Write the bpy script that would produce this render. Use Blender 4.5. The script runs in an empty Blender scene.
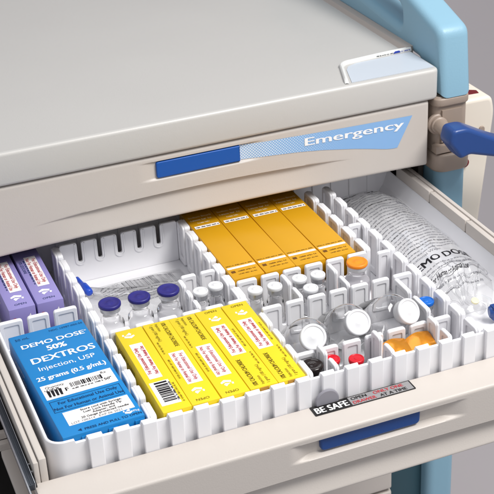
import bpy, bmesh, math, random
from mathutils import Vector, Matrix
random.seed(7)
SC = bpy.context.scene
COL = SC.collection
S = 0.01           # authoring unit: centimetres
ZO = 95.0          # tray rim stands 95 cm above the floor
BASE = {}

# ------------------------------------------------------------------ materials
def lin(h):
    h = h.lstrip('#')
    c = [int(h[i:i+2], 16)/255 for i in (0, 2, 4)]
    return tuple(x/12.92 if x <= .04045 else ((x+.055)/1.055)**2.4 for x in c) + (1,)

def new_mat(name):
    m = bpy.data.materials.new(name); m.use_nodes = True
    nt = m.node_tree
    return m, nt, nt.nodes['Principled BSDF']

def N(nt, t, **kw):
    n = nt.nodes.new(t)
    for k, v in kw.items():
        setattr(n, k, v)
    return n

def surf(name, col, rough=.4, spec=.5, var=.04, scale=6, bump=0, bscale=200, metal=0, sss=0, coat=0, rvar=.08, detail=4):
    """plastic / painted / printed surface: faint colour mottling, uneven gloss, optional grain."""
    m, nt, b = new_mat(name)
    c = lin(col) if isinstance(col, str) else col
    tc = N(nt, 'ShaderNodeTexCoord')
    no = N(nt, 'ShaderNodeTexNoise'); no.inputs['Scale'].default_value = scale; no.inputs['Detail'].default_value = detail
    nt.links.new(tc.outputs['Object'], no.inputs['Vector'])
    mx = N(nt, 'ShaderNodeMix', data_type='RGBA')
    mx.inputs[6].default_value = tuple(max(0, x*(1-var)) for x in c[:3]) + (1,)
    mx.inputs[7].default_value = tuple(min(1, x*(1+var)) for x in c[:3]) + (1,)
    nt.links.new(no.outputs['Fac'], mx.inputs[0])
    nt.links.new(mx.outputs[2], b.inputs['Base Color'])
    mr = N(nt, 'ShaderNodeMapRange')
    mr.inputs['To Min'].default_value = max(.03, rough-rvar); mr.inputs['To Max'].default_value = rough+rvar
    n2 = N(nt, 'ShaderNodeTexNoise'); n2.inputs['Scale'].default_value = scale*3.3; n2.inputs['Detail'].default_value = 5
    nt.links.new(tc.outputs['Object'], n2.inputs['Vector'])
    nt.links.new(n2.outputs['Fac'], mr.inputs['Value'])
    nt.links.new(mr.outputs['Result'], b.inputs['Roughness'])
    b.inputs['Specular IOR Level'].default_value = spec
    b.inputs['Metallic'].default_value = metal
    b.inputs['Coat Weight'].default_value = coat
    if sss:
        b.inputs['Subsurface Weight'].default_value = sss
        b.inputs['Subsurface Radius'].default_value = (1, .9, .85)
        b.inputs['Subsurface Scale'].default_value = .004
    if bump:
        n3 = N(nt, 'ShaderNodeTexNoise'); n3.inputs['Scale'].default_value = bscale; n3.inputs['Detail'].default_value = 3
        nt.links.new(tc.outputs['Object'], n3.inputs['Vector'])
        bp = N(nt, 'ShaderNodeBump'); bp.inputs['Strength'].default_value = bump; bp.inputs['Distance'].default_value = .001
        nt.links.new(n3.outputs['Fac'], bp.inputs['Height'])
        nt.links.new(bp.outputs['Normal'], b.inputs['Normal'])
    return m

def clear(name, tint, edge, rough=.03, gloss=1.0, bump=0, bscale=25, haze=0, hazecol=(.8, .8, .82, 1)):
    """thin clear wall: lets light through, darker where looked at along the wall, glossy by Fresnel."""
    m, nt, b = new_mat(name)
    nt.nodes.remove(b)
    out = nt.nodes['Material Output']
    lw = N(nt, 'ShaderNodeLayerWeight'); lw.inputs['Blend'].default_value = .35
    mx = N(nt, 'ShaderNodeMix', data_type='RGBA'); mx.inputs[6].default_value = tint; mx.inputs[7].default_value = edge
    nt.links.new(lw.outputs['Facing'], mx.inputs[0])
    tr = N(nt, 'ShaderNodeBsdfTransparent'); nt.links.new(mx.outputs[2], tr.inputs['Color'])
    gl = N(nt, 'ShaderNodeBsdfGlossy'); gl.inputs['Roughness'].default_value = rough
    gl.inputs['Color'].default_value = (gloss, gloss, gloss, 1)
    lf = N(nt, 'ShaderNodeLayerWeight'); lf.inputs['Blend'].default_value = .5
    pw = N(nt, 'ShaderNodeMath', operation='POWER'); pw.inputs[1].default_value = 4.5; nt.links.new(lf.outputs['Facing'], pw.inputs[0])
    fr = N(nt, 'ShaderNodeMath', operation='MULTIPLY_ADD'); fr.inputs[1].default_value = .8; fr.inputs[2].default_value = .045
    nt.links.new(pw.outputs[0], fr.inputs[0])
    ms = N(nt, 'ShaderNodeMixShader')
    nt.links.new(fr.outputs[0], ms.inputs[0])
    base = tr
    if haze:
        df = N(nt, 'ShaderNodeBsdfDiffuse'); df.inputs['Color'].default_value = hazecol
        m2 = N(nt, 'ShaderNodeMixShader'); m2.inputs[0].default_value = haze
        nt.links.new(tr.outputs[0], m2.inputs[1]); nt.links.new(df.outputs[0], m2.inputs[2]); base = m2
    nt.links.new(base.outputs[0], ms.inputs[1]); nt.links.new(gl.outputs[0], ms.inputs[2])
    nt.links.new(ms.outputs[0], out.inputs['Surface'])
    if bump:
        tc = N(nt, 'ShaderNodeTexCoord')
        n3 = N(nt, 'ShaderNodeTexNoise'); n3.inputs['Scale'].default_value = bscale; n3.inputs['Detail'].default_value = 4
        n3.inputs['Distortion'].default_value = 1.2
        nt.links.new(tc.outputs['Object'], n3.inputs['Vector'])
        bp = N(nt, 'ShaderNodeBump'); bp.inputs['Strength'].default_value = bump; bp.inputs['Distance'].default_value = .006
        nt.links.new(n3.outputs['Fac'], bp.inputs['Height'])
        for s in (gl, lf):
            nt.links.new(bp.outputs['Normal'], s.inputs['Normal'])
    return m

def halftone(name, a, b_):
    """light-blue label whose dot screen thins out from left to right."""
    m, nt, b = new_mat(name)
    tc = N(nt, 'ShaderNodeTexCoord'); sx = N(nt, 'ShaderNodeSeparateXYZ')
    nt.links.new(tc.outputs['Object'], sx.inputs[0])
    def mth(op, x, y=None):
        n = N(nt, 'ShaderNodeMath', operation=op)
        for i, v in enumerate((x, y)):
            if v is None: continue
            if isinstance(v, (int, float)): n.inputs[i].default_value = v
            else: nt.links.new(v, n.inputs[i])
        return n.outputs[0]
    P = .0034
    u = mth('ADD', sx.outputs['X'], sx.outputs['Z']); v = mth('SUBTRACT', sx.outputs['X'], sx.outputs['Z'])
    fu = mth('SUBTRACT', mth('FRACT', mth('ADD', mth('DIVIDE', u, P), 500.0)), .5)
    fv = mth('SUBTRACT', mth('FRACT', mth('ADD', mth('DIVIDE', v, P), 500.0)), .5)
    d = mth('SQRT', mth('ADD', mth('MULTIPLY', fu, fu), mth('MULTIPLY', fv, fv)))
    r = N(nt, 'ShaderNodeMapRange'); r.inputs['From Min'].default_value = .45*0+.0; r.inputs['From Max'].default_value = 1
    r.inputs['From Min'].default_value = .45 - .405 + .0
    r.inputs['From Min'].default_value = .045; r.inputs['From Max'].default_value = .19
    r.inputs['To Min'].default_value = .46; r.inputs['To Max'].default_value = .0
    nt.links.new(sx.outputs['X'], r.inputs['Value'])
    dot = mth('LESS_THAN', d, r.outputs['Result'])
    mx = N(nt, 'ShaderNodeMix', data_type='RGBA'); mx.inputs[6].default_value = a; mx.inputs[7].default_value = b_
    nt.links.new(dot, mx.inputs[0]); nt.links.new(mx.outputs[2], b.inputs['Base Color'])
    b.inputs['Roughness'].default_value = .35
    return m

M = {}
M['worktop'] = surf('worktop grey laminate', '#b3b1ae', .40, .4, .045, 3.0, bump=.15, bscale=900, rvar=.16, detail=9)
M['lit_edge'] = surf('worktop edge with painted light', '#c0bdb9', .38, .45, .015, 5, bump=.08, bscale=800)  # worktop grey lightened so the slab front looks more strongly lit
M['cream'] = surf('cream moulded plastic', '#c4bcb5', .45, .4, .02, 4, bump=.10, bscale=700)
M['trim'] = surf('taupe trim', '#a8a09a', .5, .35, .03, 6, bump=.1, bscale=600)
M['taupe'] = surf('taupe bracket plastic', '#9c8c80', .42, .45, .05, 12, bump=.1, bscale=600)
M['cabinet'] = surf('dark cabinet steel', '#3a3430', .6, .3, .1, 5)
M['black'] = surf('plain black plastic', '#0b0908', .6, .3, .1, 6)
M['teal'] = surf('teal panel with painted shade', '#2c4a55', .5, .4, .05, 6)  # shade of the body corner put into the colour as dark teal
M['postblue'] = surf('light blue moulded plastic', '#84abbf', .42, .45, .02, 5, bump=.12, bscale=600)
M['grip'] = surf('royal blue grip', '#0b52a6', .4, .45, .05, 20, bump=.1, bscale=500)
M['grip2'] = surf('deep blue grip', '#0f3f80', .4, .45, .05, 20, bump=.1, bscale=500)
M['lever'] = surf('cobalt lever plastic', '#1f4280', .33, .5, .05, 15)
M['halftone'] = halftone('dotted light blue label', lin('#86b0de'), lin('#d9e4f0'))
M['white_ink'] = surf('white ink', '#f2f2f2', .5, .3, .01)
M['black_ink'] = surf('black ink', '#16141a', .5, .3, .05)
M['grey_ink'] = surf('grey ink', '#6b6b70', .5, .3, .05)
M['red_ink'] = surf('red ink', '#b8323c', .5, .3, .05)
M['navy_ink'] = surf('navy ink', '#10305c', .5, .3, .05)
M['blue_ink'] = surf('blue ink', '#2f49b5', .5, .3, .05)
M['olive_ink'] = surf('dark olive ink', '#5a4a08', .5, .3, .05)
M['faint'] = surf('faint olive ink', '#8a7410', .5, .3, .05)
M['brown_ink'] = surf('brown ink', '#6b420c', .5, .3, .05)
M['cream_ink'] = surf('pale print', '#f1e2bd', .5, .3, .05)
M['sticker_black'] = surf('sticker black', '#141212', .35, .5, .05)
M['sticker_grey'] = surf('sticker silver grey', '#8c8a8b', .4, .5, .05)
M['paper'] = surf('label paper', '#efecea', .55, .3, .02)
M['tray'] = surf('white polypropylene', '#e8e7ea', .38, .45, .012, 8, sss=.12)
M['plug'] = surf('grey plug', '#8a8890', .45, .4, .05, 20)
M['blue_box'] = surf('dextrose carton blue', '#147dc0', .42, .4, .03, 30)
M['purple_box'] = surf('lilac carton', '#8c84bc', .42, .4, .05, 30)
M['yellow_box'] = surf('yellow carton', '#e6cb22', .4, .4, .03, 30)
M['amber_box'] = surf('amber carton', '#ca9414', .4, .4, .06, 16)
M['amber_dark'] = surf('amber carton back band', '#a8640f', .4, .4, .06, 16)
M['kraft'] = surf('raw card edge', '#b98a3c', .7, .2, .1, 60)
M['cap_navy'] = surf('navy violet flip cap', '#221e74', .4, .5, .05, 40)
M['cap_white'] = surf('white flip cap', '#dadadc', .42, .45, .02, 30)
M['cap_orange'] = surf('orange flip cap', '#f58a12', .4, .5, .05, 40)
M['cap_red'] = surf('red flip cap', '#c90f22', .35, .5, .05, 40)
M['cap_blue'] = surf('bright blue flip cap', '#0a66c4', .35, .5, .05, 40)
M['crimp'] = surf('aluminium crimp', '#c9cacd', .32, .5, .05, 60, metal=.8)
M['stopper'] = surf('grey stopper', '#8d8e94', .6, .3, .05, 60)
M['glass'] = clear('clear vial glass', (.975, .975, .98, 1), (.66, .66, .69, 1), .03)
M['fluid'] = clear('clear fluid', (.99, .99, .992, 1), (.93, .93, .94, 1), .02, .5)
M['bottle'] = clear('clear bottle plastic', (.955, .955, .962, 1), (.62, .62, .65, 1), .05)
M['film'] = clear('clear bag film', (.975, .975, .975, 1), (.82, .82, .83, 1), .12, 1.0, bump=.16, bscale=14, haze=.2, hazecol=(.9, .9, .91, 1))
M['pouch'] = clear('clear pouch film', (.985, .985, .985, 1), (.9, .9, .9, 1), .1, .8, bump=.6, bscale=50, haze=.2)
def glassy(name, col, ior, rough=.0):
    m, nt, b = new_mat(name)
    b.inputs['Base Color'].default_value = col; b.inputs['Roughness'].default_value = rough
    b.inputs['IOR'].default_value = ior; b.inputs['Transmission Weight'].default_value = 1
    return m
M['glass'] = glassy('clear vial glass', (.985, .985, .99, 1), 1.36)
M['bottle'] = glassy('clear bottle wall', (.985, .985, .99, 1), 1.47, .0)
M['crease'] = glassy('doubled film', (.93, .93, .94, 1), 1.45, .05)
M['milk'] = surf('milky vial contents', '#d9d6dc', .3, .5, .03, 40)
M['amber_glass'] = surf('dark brown vial', '#1c1210', .12, .6, .05, 30)
M['foil'] = surf('amber gold film', '#d98c18', .24, .5, .3, 70, metal=.55, coat=.5, bump=.25, bscale=90)
M['steel'] = surf('slide steel', '#4a4e55', .35, .5, .15, 30, metal=.8)
M['chrome'] = surf('bright slide edge', '#d8dade', .18, .5, .05, 30, metal=1)
M['ivory'] = surf('ivory container plastic', '#e3d9cb', .4, .45, .02, 6)
M['dark_red'] = surf('dark red contents', '#6b1018', .5, .4, .1, 20)
M['port'] = surf('cream port', '#e9e0b8', .4, .5, .03, 30)
M['backdrop'] = surf('grey studio paper', '#bcb6b8', .9, .1, .03, 1.2)

# ------------------------------------------------------------------ mesh builder (cm, scene coordinates)
_curve_cache = {}
class MB:
    def __init__(s): s.v = []; s.f = []; s.m = []
    def add(s, vs, fs, mi=0):
        o = len(s.v); s.v += [Vector(v) for v in vs]
        for f in fs: s.f.append([o+i for i in f]); s.m.append(mi)
        return s
    def box(s, x0, x1, y0, y1, z0, z1, mi=0):
        v = [(x, y, z) for z in (z0, z1) for y in (y0, y1) for x in (x0, x1)]
        return s.add(v, [(0,2,3,1),(4,5,7,6),(0,1,5,4),(2,6,7,3),(0,4,6,2),(1,3,7,5)], mi)
    def quad(s, a, b, c, d, mi=0): return s.add([a,b,c,d], [(0,1,2,3)], mi)
    def lathe(s, prof, o, axis=(0,0,1), seg=32, mi=0, cap0=True, cap1=True):
        a = Vector(axis).normalized(); u = a.orthogonal().normalized(); w = a.cross(u); o = Vector(o)
        n = len(prof); vs = []
        for r, h in prof:
            for k in range(seg):
                t = 2*math.pi*k/seg; vs.append(o + a*h + (u*math.cos(t) + w*math.sin(t))*r)
        fs = [(i*seg+k, i*seg+(k+1)%seg, (i+1)*seg+(k+1)%seg, (i+1)*seg+k) for i in range(n-1) for k in range(seg)]
        if cap0: fs.append(tuple(range(seg-1, -1, -1)))
        if cap1: fs.append(tuple((n-1)*seg+k for k in range(seg)))
        return s.add(vs, fs, mi)
    def tube(s, pts, r, seg=10, mi=0):
        pts = [Vector(p) for p in pts]; vs = []; n = len(pts); u = None
        for i, p in enumerate(pts):
            t = (pts[min(i+1, n-1)] - pts[max(i-1, 0)]).normalized()
            u = t.orthogonal().normalized() if u is None else (u - t*u.dot(t)).normalized()
            w = t.cross(u); rr = r[i] if isinstance(r, (list, tuple)) else r
            for k in range(seg):
                a = 2*math.pi*k/seg; vs.append(p + (u*math.cos(a)+w*math.sin(a))*rr)
        fs = [(i*seg+k, i*seg+(k+1)%seg, (i+1)*seg+(k+1)%seg, (i+1)*seg+k) for i in range(n-1) for k in range(seg)]
        fs += [tuple(range(seg-1, -1, -1)), tuple((n-1)*seg+k for k in range(seg))]
        return s.add(vs, fs, mi)
    def prism(s, outs, thick, o, u, v, bev=0, mi=0, res=2):
        """closed outlines (first outer, others holes) in the (u,v) plane, centred thickness along u x v"""
        cu = bpy.data.curves.new('tmp', 'CURVE'); cu.dimensions = '2D'; cu.fill_mode = 'BOTH'
        cu.extrude = thick/2 - bev; cu.bevel_depth = bev; cu.bevel_resolution = res; cu.offset = -bev
        for out in outs:
            sp = cu.splines.new('POLY'); sp.points.add(len(out)-1); sp.use_cyclic_u = True
            for p, q in zip(sp.points, out): p.co = (q[0], q[1], 0, 1)
        ob = bpy.data.objects.new('tmp', cu); me = ob.to_mesh()
        o, u, v = Vector(o), Vector(u), Vector(v); w = u.cross(v)
        s.add([o + u*p.co.x + v*p.co.y + w*p.co.z for p in me.vertices], [tuple(p.vertices) for p in me.polygons], mi)
        ob.to_mesh_clear(); bpy.data.objects.remove(ob); bpy.data.curves.remove(cu)
        return s
    def text(s, body, size, o, u=(1,0,0), v=(0,1,0), mi=0, align='LEFT', bold=0, sx=1, fn=None, lift=.02):
        if bold > .011:                       # heavier weight: overprint with a small sideways shift
            ex = bold*size*1.25*max(1, sx*.8)
            for k, dx in enumerate((-ex, ex)):
                s.text(body, size, Vector(o)+Vector(u)*dx, u, v, mi, align, 0, sx, fn, lift+.006*k)
            return s
        bold = 0; key = (body, bold, align)
        if key not in _curve_cache:
            cu = bpy.data.curves.new('tmp', 'FONT'); cu.body = body; cu.align_x = align; cu.offset = bold; cu.resolution_u = 3
            ob = bpy.data.objects.new('tmp', cu); me = ob.to_mesh()
            _curve_cache[key] = ([tuple(p.co) for p in me.vertices], [tuple(p.vertices) for p in me.polygons])
            ob.to_mesh_clear(); bpy.data.objects.remove(ob); bpy.data.curves.remove(cu)
        vs, fs = _curve_cache[key]
        o, u, v = Vector(o), Vector(u), Vector(v); w = u.cross(v)
        pts = [o + u*(p[0]*size*sx) + v*(p[1]*size) + w*lift for p in vs]
        if fn: pts = [fn(p) for p in pts]
        return s.add(pts, fs, mi)
    def greek(s, L, h, o, u=(1,0,0), v=(0,1,0), mi=0, fn=None, lift=.02, word=(.12, .45), gap=.35):
        """a line of print too small to read: word-long runs of letter-high strokes"""
        o, u, v = Vector(o), Vector(u), Vector(v); w = u.cross(v); x = 0
        while x < L:
            ln = min(random.uniform(*word)*h*7, L-x); e = x + ln
            while x < e - h*.2:
                cw = h*random.uniform(.42, .62); hh = h*random.choice((.68, .68, 1.0)); t_ = h*.16
                rects = [(x, x+t_, 0, hh)]
                q_ = random.random()
                if q_ < .7: rects.append((x+cw*.62, x+cw*.62+t_*.9, 0, h*.68))
                rects.append((x, x+cw*.7, *random.choice(((0, t_*.9), (h*.55, h*.68), (h*.3, h*.42)))))
                for (xa, xb, ya, yb), dz in zip(rects, (0, .004, .008)):
                    p = [o+u*a+v*b+w*(lift+dz) for a, b in ((xa, ya), (xb, ya), (xb, yb), (xa, yb))]
                    if fn: p = [fn(q) for q in p]
                    s.add(p, [(0,1,2,3)], mi)
                x += cw
            x += h*gap*1.3
        return s
    def bars(s, L, h, o, u=(1,0,0), v=(0,1,0), mi=0, lift=.02, unit=.05, fn=None):
        o, u, v = Vector(o), Vector(u), Vector(v); w = u.cross(v); x = 0
        while x < L:
            b = unit*random.choice((1, 1, 2, 3)); p = [o+u*x+w*lift, o+u*(x+b)+w*lift, o+u*(x+b)+v*h+w*lift, o+u*x+v*h+w*lift]
            if fn: p = [fn(q) for q in p]
            s.add(p, [(0,1,2,3)], mi); x += b + unit*random.choice((1, 1, 2))
        return s
    def build(s, name, mats, parent=None, base=None, bev=0, seg=2, ang=35, smooth=True, weld=False):
        if parent is not None: base = BASE[parent.name]
        b = Vector(base)
        me = bpy.data.meshes.new(name)
        bm = bmesh.new()
        vs = [bm.verts.new((v - b)*S) for v in s.v]
        for f, mi in zip(s.f, s.m):
            try:
                fc = bm.faces.new([vs[i] for i in f]); fc.material_index = mi
            except ValueError: pass
        if weld: bmesh.ops.remove_doubles(bm, verts=bm.verts[:], dist=1e-5)
        if bev:
            bm.normal_update()
            ed = [e for e in bm.edges if len(e.link_faces) == 2 and e.calc_face_angle(0) > math.radians(ang)]
            bmesh.ops.bevel(bm, geom=ed, offset=bev*S, offset_type='OFFSET', segments=seg, profile=.5, affect='EDGES', clamp_overlap=True)
        bm.to_mesh(me); bm.free()
        if smooth:
            for p in me.polygons: p.use_smooth = True
            me.set_sharp_from_angle(angle=math.radians(ang))
        if not isinstance(mats, (list, tuple)): mats = [mats]
        for m in mats: me.materials.append(M[m] if isinstance(m, str) else m)
        ob = bpy.data.objects.new(name, me); COL.objects.link(ob)
        if parent is not None: ob.parent = parent
        else: ob.location = Vector((b.x, b.y, b.z + ZO))*S
        BASE[ob.name] = tuple(b)
        return ob

def tag(o, label=None, cat=None, group=None, kind=None):
    for k, v in (('label', label), ('category', cat), ('group', group), ('kind', kind)):
        if v: o[k] = v
    return o
def thing(name, label, cat, base, group=None):
    o = bpy.data.objects.new(name, None); COL.objects.link(o)
    o.empty_display_size = .02
    o.location = Vector((base[0], base[1], base[2]+ZO))*S; BASE[o.name] = tuple(base)
    return tag(o, label, cat, group)
def dup(o, base=None, rz=None, label=None, group=None, parent=None):
    c = o.copy(); COL.objects.link(c); BASE[c.name] = BASE[o.name]
    if parent: c.parent = parent
    if base is not None: c.location = Vector((base[0], base[1], base[2]+ZO))*S
    if rz is not None: c.rotation_euler.z = rz
    if label: c['label'] = label
    if group: c['group'] = group
    for ch in [k for k in bpy.data.objects if k.parent == o]:
        dup(ch, parent=c)
    return c
def rrect(x0, x1, y0, y1, r, n=6):
    p = []
    for cx, cy, a0 in ((x1-r, y0+r, -90), (x1-r, y1-r, 0), (x0+r, y1-r, 90), (x0+r, y0+r, 180)):
        for k in range(n+1):
            a = math.radians(a0 + 90*k/n); p.append((cx + r*math.cos(a), cy + r*math.sin(a)))
    return p
def ease(t): t = max(0, min(1, t)); return t*t*(3-2*t)

# ------------------------------------------------------------------ setting
def backdrop():
    m = MB(); prof = [(-60, -95), (250, -95)]
    R = 90
    for k in range(1, 13):
        a = math.pi/2*k/12; prof.append((250+R*math.sin(a), -95+R-R*math.cos(a)))
    prof.append((340, 330))
    for i in range(len(prof)-1):
        (y0, z0), (y1, z1) = prof[i], prof[i+1]
        m.quad((-260, y0, z0), (420, y0, z0), (420, y1, z1), (-260, y1, z1))
    o = m.build('backdrop', 'backdrop', base=(0, 0, -95), weld=True, ang=60)
    tag(o, kind='structure')
backdrop()

# ------------------------------------------------------------------ the cart
cart = thing('medical_cart', 'grey topped hospital emergency cart with cream drawers, its second drawer pulled open', 'cart', (40, 148, -95))

# cabinet
mb = MB(); mb.box(13.5, 68.6, 123.4, 177, -86, -12.4); mb.box(9.5, 11.4, 123.4, 177, -12.3, 9.7); mb.box(68.9, 69.6, 123.4, 177, -12.3, 9.7)
mb.box(11.5, 68.8, 176, 177, -12.3, 9.7); mb.box(11.5, 68.8, 123.4, 175.9, 2.4, 9.7)
mb.build('cabinet', 'cabinet', cart, bev=.05)
mb = MB(); mb.box(64.6, 69.9, 122.4, 123.2, -86, -12); mb.build('shaded_side_panel', 'teal', cart, bev=.2)

# worktop
mb = MB(); mb.prism([rrect(8, 69.75, 120.3, 178, .9)], 3.75, (0, 0, 11.75), (1,0,0), (0,1,0), bev=.42, res=4)
worktop = mb.build('worktop', ['worktop', 'lit_edge'], cart)
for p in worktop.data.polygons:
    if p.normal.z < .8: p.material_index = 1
mb = MB()
pr = [(68.7, 13.6), (69.1, 14.05), (70.0, 14.1), (70.05, 12.2)]
for i in range(len(pr)-1):
    (x0, z0), (x1, z1) = pr[i], pr[i+1]
    mb.quad((x0, 127.3, z0), (x1, 127.3, z1), (x1, 177, z1), (x0, 177, z0))
mb.quad(*[(x, 127.3, z) for x, z in pr])
mb.build('side_trim', 'trim', worktop, weld=True)
# shallow corner pocket: a raised curved ledge round a smooth inset plate
path = []
for k in range(9): path.append((58.25 + 1.6*k/8, 120.9 + 4.6*k/8))
c0 = (61.4, 125.2)
for k in range(1, 9):
    a = math.radians(168 - 82*k/8); path.append((c0[0] + 1.6*math.cos(a), c0[1] + 1.6*math.sin(a)))
for k in range(1, 11): path.append((61.6 + 8.1*k/10, 126.8 + .55*math.sin(k/10*math.pi*.5)))
mb = MB(); rows = []
sec = [(-.26, 0), (-.22, .3), (-.1, .42), (.06, .42), (.17, .32), (.26, .1), (.3, 0)]
for i, p in enumerate(path):
    q0, q1 = path[max(0, i-1)], path[min(len(path)-1, i+1)]
    t = Vector((q1[0]-q0[0], q1[1]-q0[1])).normalized(); nrm = Vector((t.y, -t.x))
    rows.append([(p[0]+nrm.x*d, p[1]+nrm.y*d, 13.6+h*ease(i/2+.35)) for d, h in sec])
n = len(sec)
mb.add([v for r in rows for v in r], [(i*n+k, i*n+k+1, (i+1)*n+k+1, (i+1)*n+k) for i in range(len(rows)-1) for k in range(n-1)])
mb.build('corner_ledge', surf('pale ledge', '#d3d3d1', .35, .5, .02), worktop)
mb = MB()
mb.prism([[(58.9, 121.0), (69.3, 121.0), (69.3, 126.6), (62, 126.3), (60.7, 125.7), (60.1, 124.8)]], .06, (0, 0, 13.66), (1,0,0), (0,1,0))
mb.build('corner_plate', surf('glossy pale plate', '#bcc3cc', .22, .5, .02), worktop)
mb = MB()
nv = (0, -.12, .99)
mb.greek(3.2, .2, (65.0, 126.88, 13.68), (1,.05,0), nv, 0, lift=.0)
mb.add([(67.2, 126.92, 13.7), (68.2, 126.97, 13.7), (68.0, 126.92, 13.98), (67.4, 126.88, 13.98)], [(0,1,2,3)], 1)
mb.greek(1.2, .2, (68.3, 127.03, 13.7), (1,.05,0), nv, 1, lift=.0)
mb.build('nameplate', ['black_ink', 'blue_ink'], worktop)

# push handle: side bar with a long hand hole
def rounded(pts, n=5):
    out = []
    N_ = len(pts)
    for i, (x, y, r) in enumerate(pts):
        p = Vector((x, y)); a = Vector(pts[i-1][:2]); b = Vector(pts[(i+1) % N_][:2])
        if r == 0: out.append((x, y)); continue
        d0 = (a-p).normalized(); d1 = (b-p).normalized(); s0 = p + d0*r; s1 = p + d1*r
        for k in range(n+1):
            t = k/n; q = s0*(1-t)**2 + p*2*t*(1-t) + s1*t*t; out.append((q.x, q.y))
    return out
mb = MB()
outer = rounded([(120.35, 9.75, 0), (125.2, 9.75, 0), (125.6, 12.9, .8), (132, 13.2, 1), (172, 13.6, 1), (174.5, 19, 3), (168, 25, 5), (150, 26.0, 6), (128, 19.7, 4), (121.3, 17.7, 1.1)])
hole = rounded([(130.4, 15.6, .9), (130.6, 18.0, .9), (150, 22.6, 3), (166, 21.5, 2), (168, 17.5, 1.5), (150, 17.4, 3)])
mb.prism([outer, hole], 4.1, (72.05, 0, 0), (0,1,0), (0,0,1), bev=.95, res=5)
mb.build('push_handle', 'postblue', cart)

# corner post and its bracket
mb = MB(); mb.prism([rrect(69.85, 74.0, 120.6, 125.4, 1.1)], 86.6, (0, 0, -42.7), (1,0,0), (0,1,0), bev=.2)
mb.build('corner_post', 'postblue', cart)
mb = MB()
mb.prism([rrect(69.5, 73.95, 120.75, 125.2, .9)], 9.2, (0, 0, 5.2), (1,0,0), (0,1,0), bev=.15)
mb.prism([rrect(69.3, 74.1, 120.35, 125.4, 1.1)], 1.0, (0, 0, 9.2), (1,0,0), (0,1,0), bev=.2)
mb.prism([rrect(69.2, 74.05, 119.5, 125.4, 1.5)], 2.3, (0, 0, 1.75), (1,0,0), (0,1,0), bev=.4)
mb.box(70.3, 72.9, 120.45, 121.0, 4.2, 8.2)
mb.box(69.3, 71.8, 119.9, 121.0, 3.1, 4.0)
br = mb.build('post_bracket', 'taupe', cart, bev=.0)
# lever
mb = MB()
lev = rounded([(68.55, 8.15, .6), (70.4, 8.15, .6), (75, 5.7, 2), (82, 3.2, 1.0), (82, 1.4, .8), (75, 3.5, 2), (70.9, 4.75, .4), (69.7, 4.35, .5), (68.15, 6.5, .5)])
mb.prism([lev], 2.7, (0, 116.2, 0), (1,0,0), (0,0,1), bev=.42, res=3)
lever = mb.build('lever_handle', 'lever', cart)
mb = MB(); mb.lathe([(1.0, 0), (1.0, 1.0), (.85, 1.1), (.8, 3.8)], (70.0, 121.2, 6.5), (-.12, -1, .06), 24)
mb.lathe([(1.25, 0), (1.25, .35), (1.1, .5)], (69.95, 121.1, 6.5), (-.12, -1, .06), 24)
mb.build('lever_pin', 'taupe', lever)

# drawer fronts: moulded sheet with a grip pocket and an undercut finger pull
def drawer_front(name, x0, x1, yf, zt, zb, pocket, crease, parent, mat='cream', thick=2.6, top_round=.35, arch=0.0):
    px0, px1, pz0, pz1, pd = pocket
    cz, amp, cx, half, dep = crease
    zm = pz0 - .5                                     # below this height the rows follow the arch
    def kk(x): return (x-cx)/half
    def zc(x): return cz + amp*(1-min(1, kk(x)**2))
    def zbot(x): return zb + arch*max(0, 1-((x-(x0+x1)/2)/((x1-x0)/2))**2)
    def off(x, z):
        y = 0.0
        sx = ease((x-px0)/2.6)*ease((px1-x)/3.2)
        if sx > 0: y += pd*sx*ease((pz1-z)/.16)*ease((z-pz0)/.3)
        k = abs(kk(x)); c = zc(x); b = zbot(x)
        if k < 1 and z < c:
            y += dep*ease((1-k)*2.0)*ease((c-z)/.16)*max(0.0, 1-(c-z)/(c-b+.01))**.8
        for d in (zt-z, z-b, (x-x0), (x1-x)):
            if d < top_round: y += top_round - math.sqrt(max(0, top_round**2-(top_round-max(0, d))**2))
        return y
    nx = int((x1-x0)/.22)
    def spread(a, b, n): return [a+(b-a)*i/n for i in range(n)]
    X = [x0 + d for d in (0, .03, .08, .15, .25)] + spread(x0+.36, x1-.36, nx) + [x1-d for d in (.36, .25, .15, .08, .03, 0)]
    up = [zt-d for d in (0, .02, .05, .1, .17, .25)] + spread(zt-.36, zm, int((zt-.36-zm)/.07))
    def col(x):
        c, b = zc(x), zbot(x)
        z = up + spread(zm, c, 10) + [c-d for d in (0, .03, .06, .1, .14, .18)] + spread(c-.24, b+.36, 14) + [b+d for d in (.36, .25, .17, .1, .05, .02, 0)]
        return z
    mb = MB(); cols = [col(x) for x in X]; W = len(cols[0])
    vs = [(x, yf+off(x, z), z) for x, cz_ in zip(X, cols) for z in cz_]
    mb.add(vs, [(i*W+j, i*W+j+1, (i+1)*W+j+1, (i+1)*W+j) for i in range(len(X)-1) for j in range(W-1)])
    yb = yf + thick
    for i in range(len(X)-1):
        a, b = vs[i*W], vs[(i+1)*W]; mb.quad(a, b, (b[0], yb, b[2]), (a[0], yb, a[2]))
        a, b = vs[i*W+W-1], vs[(i+1)*W+W-1]; mb.quad(b, a, (a[0], yb, a[2]), (b[0], yb, b[2]))
        mb.quad((X[i], yb, zt), (X[i+1], yb, zt), (X[i+1], yb, zbot(X[i+1])), (X[i], yb, zbot(X[i])))
    for j in range(W-1):
        a, b = vs[j], vs[j+1]; mb.quad(b, a, (a[0], yb, a[2]), (b[0], yb, b[2]))
        q = (len(X)-1)*W; a, b = vs[q+j], vs[q+j+1]; mb.quad(a, b, (b[0], yb, b[2]), (a[0], yb, a[2]))
    return mb.build(name, mat, parent, weld=True, ang=50), off

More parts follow.
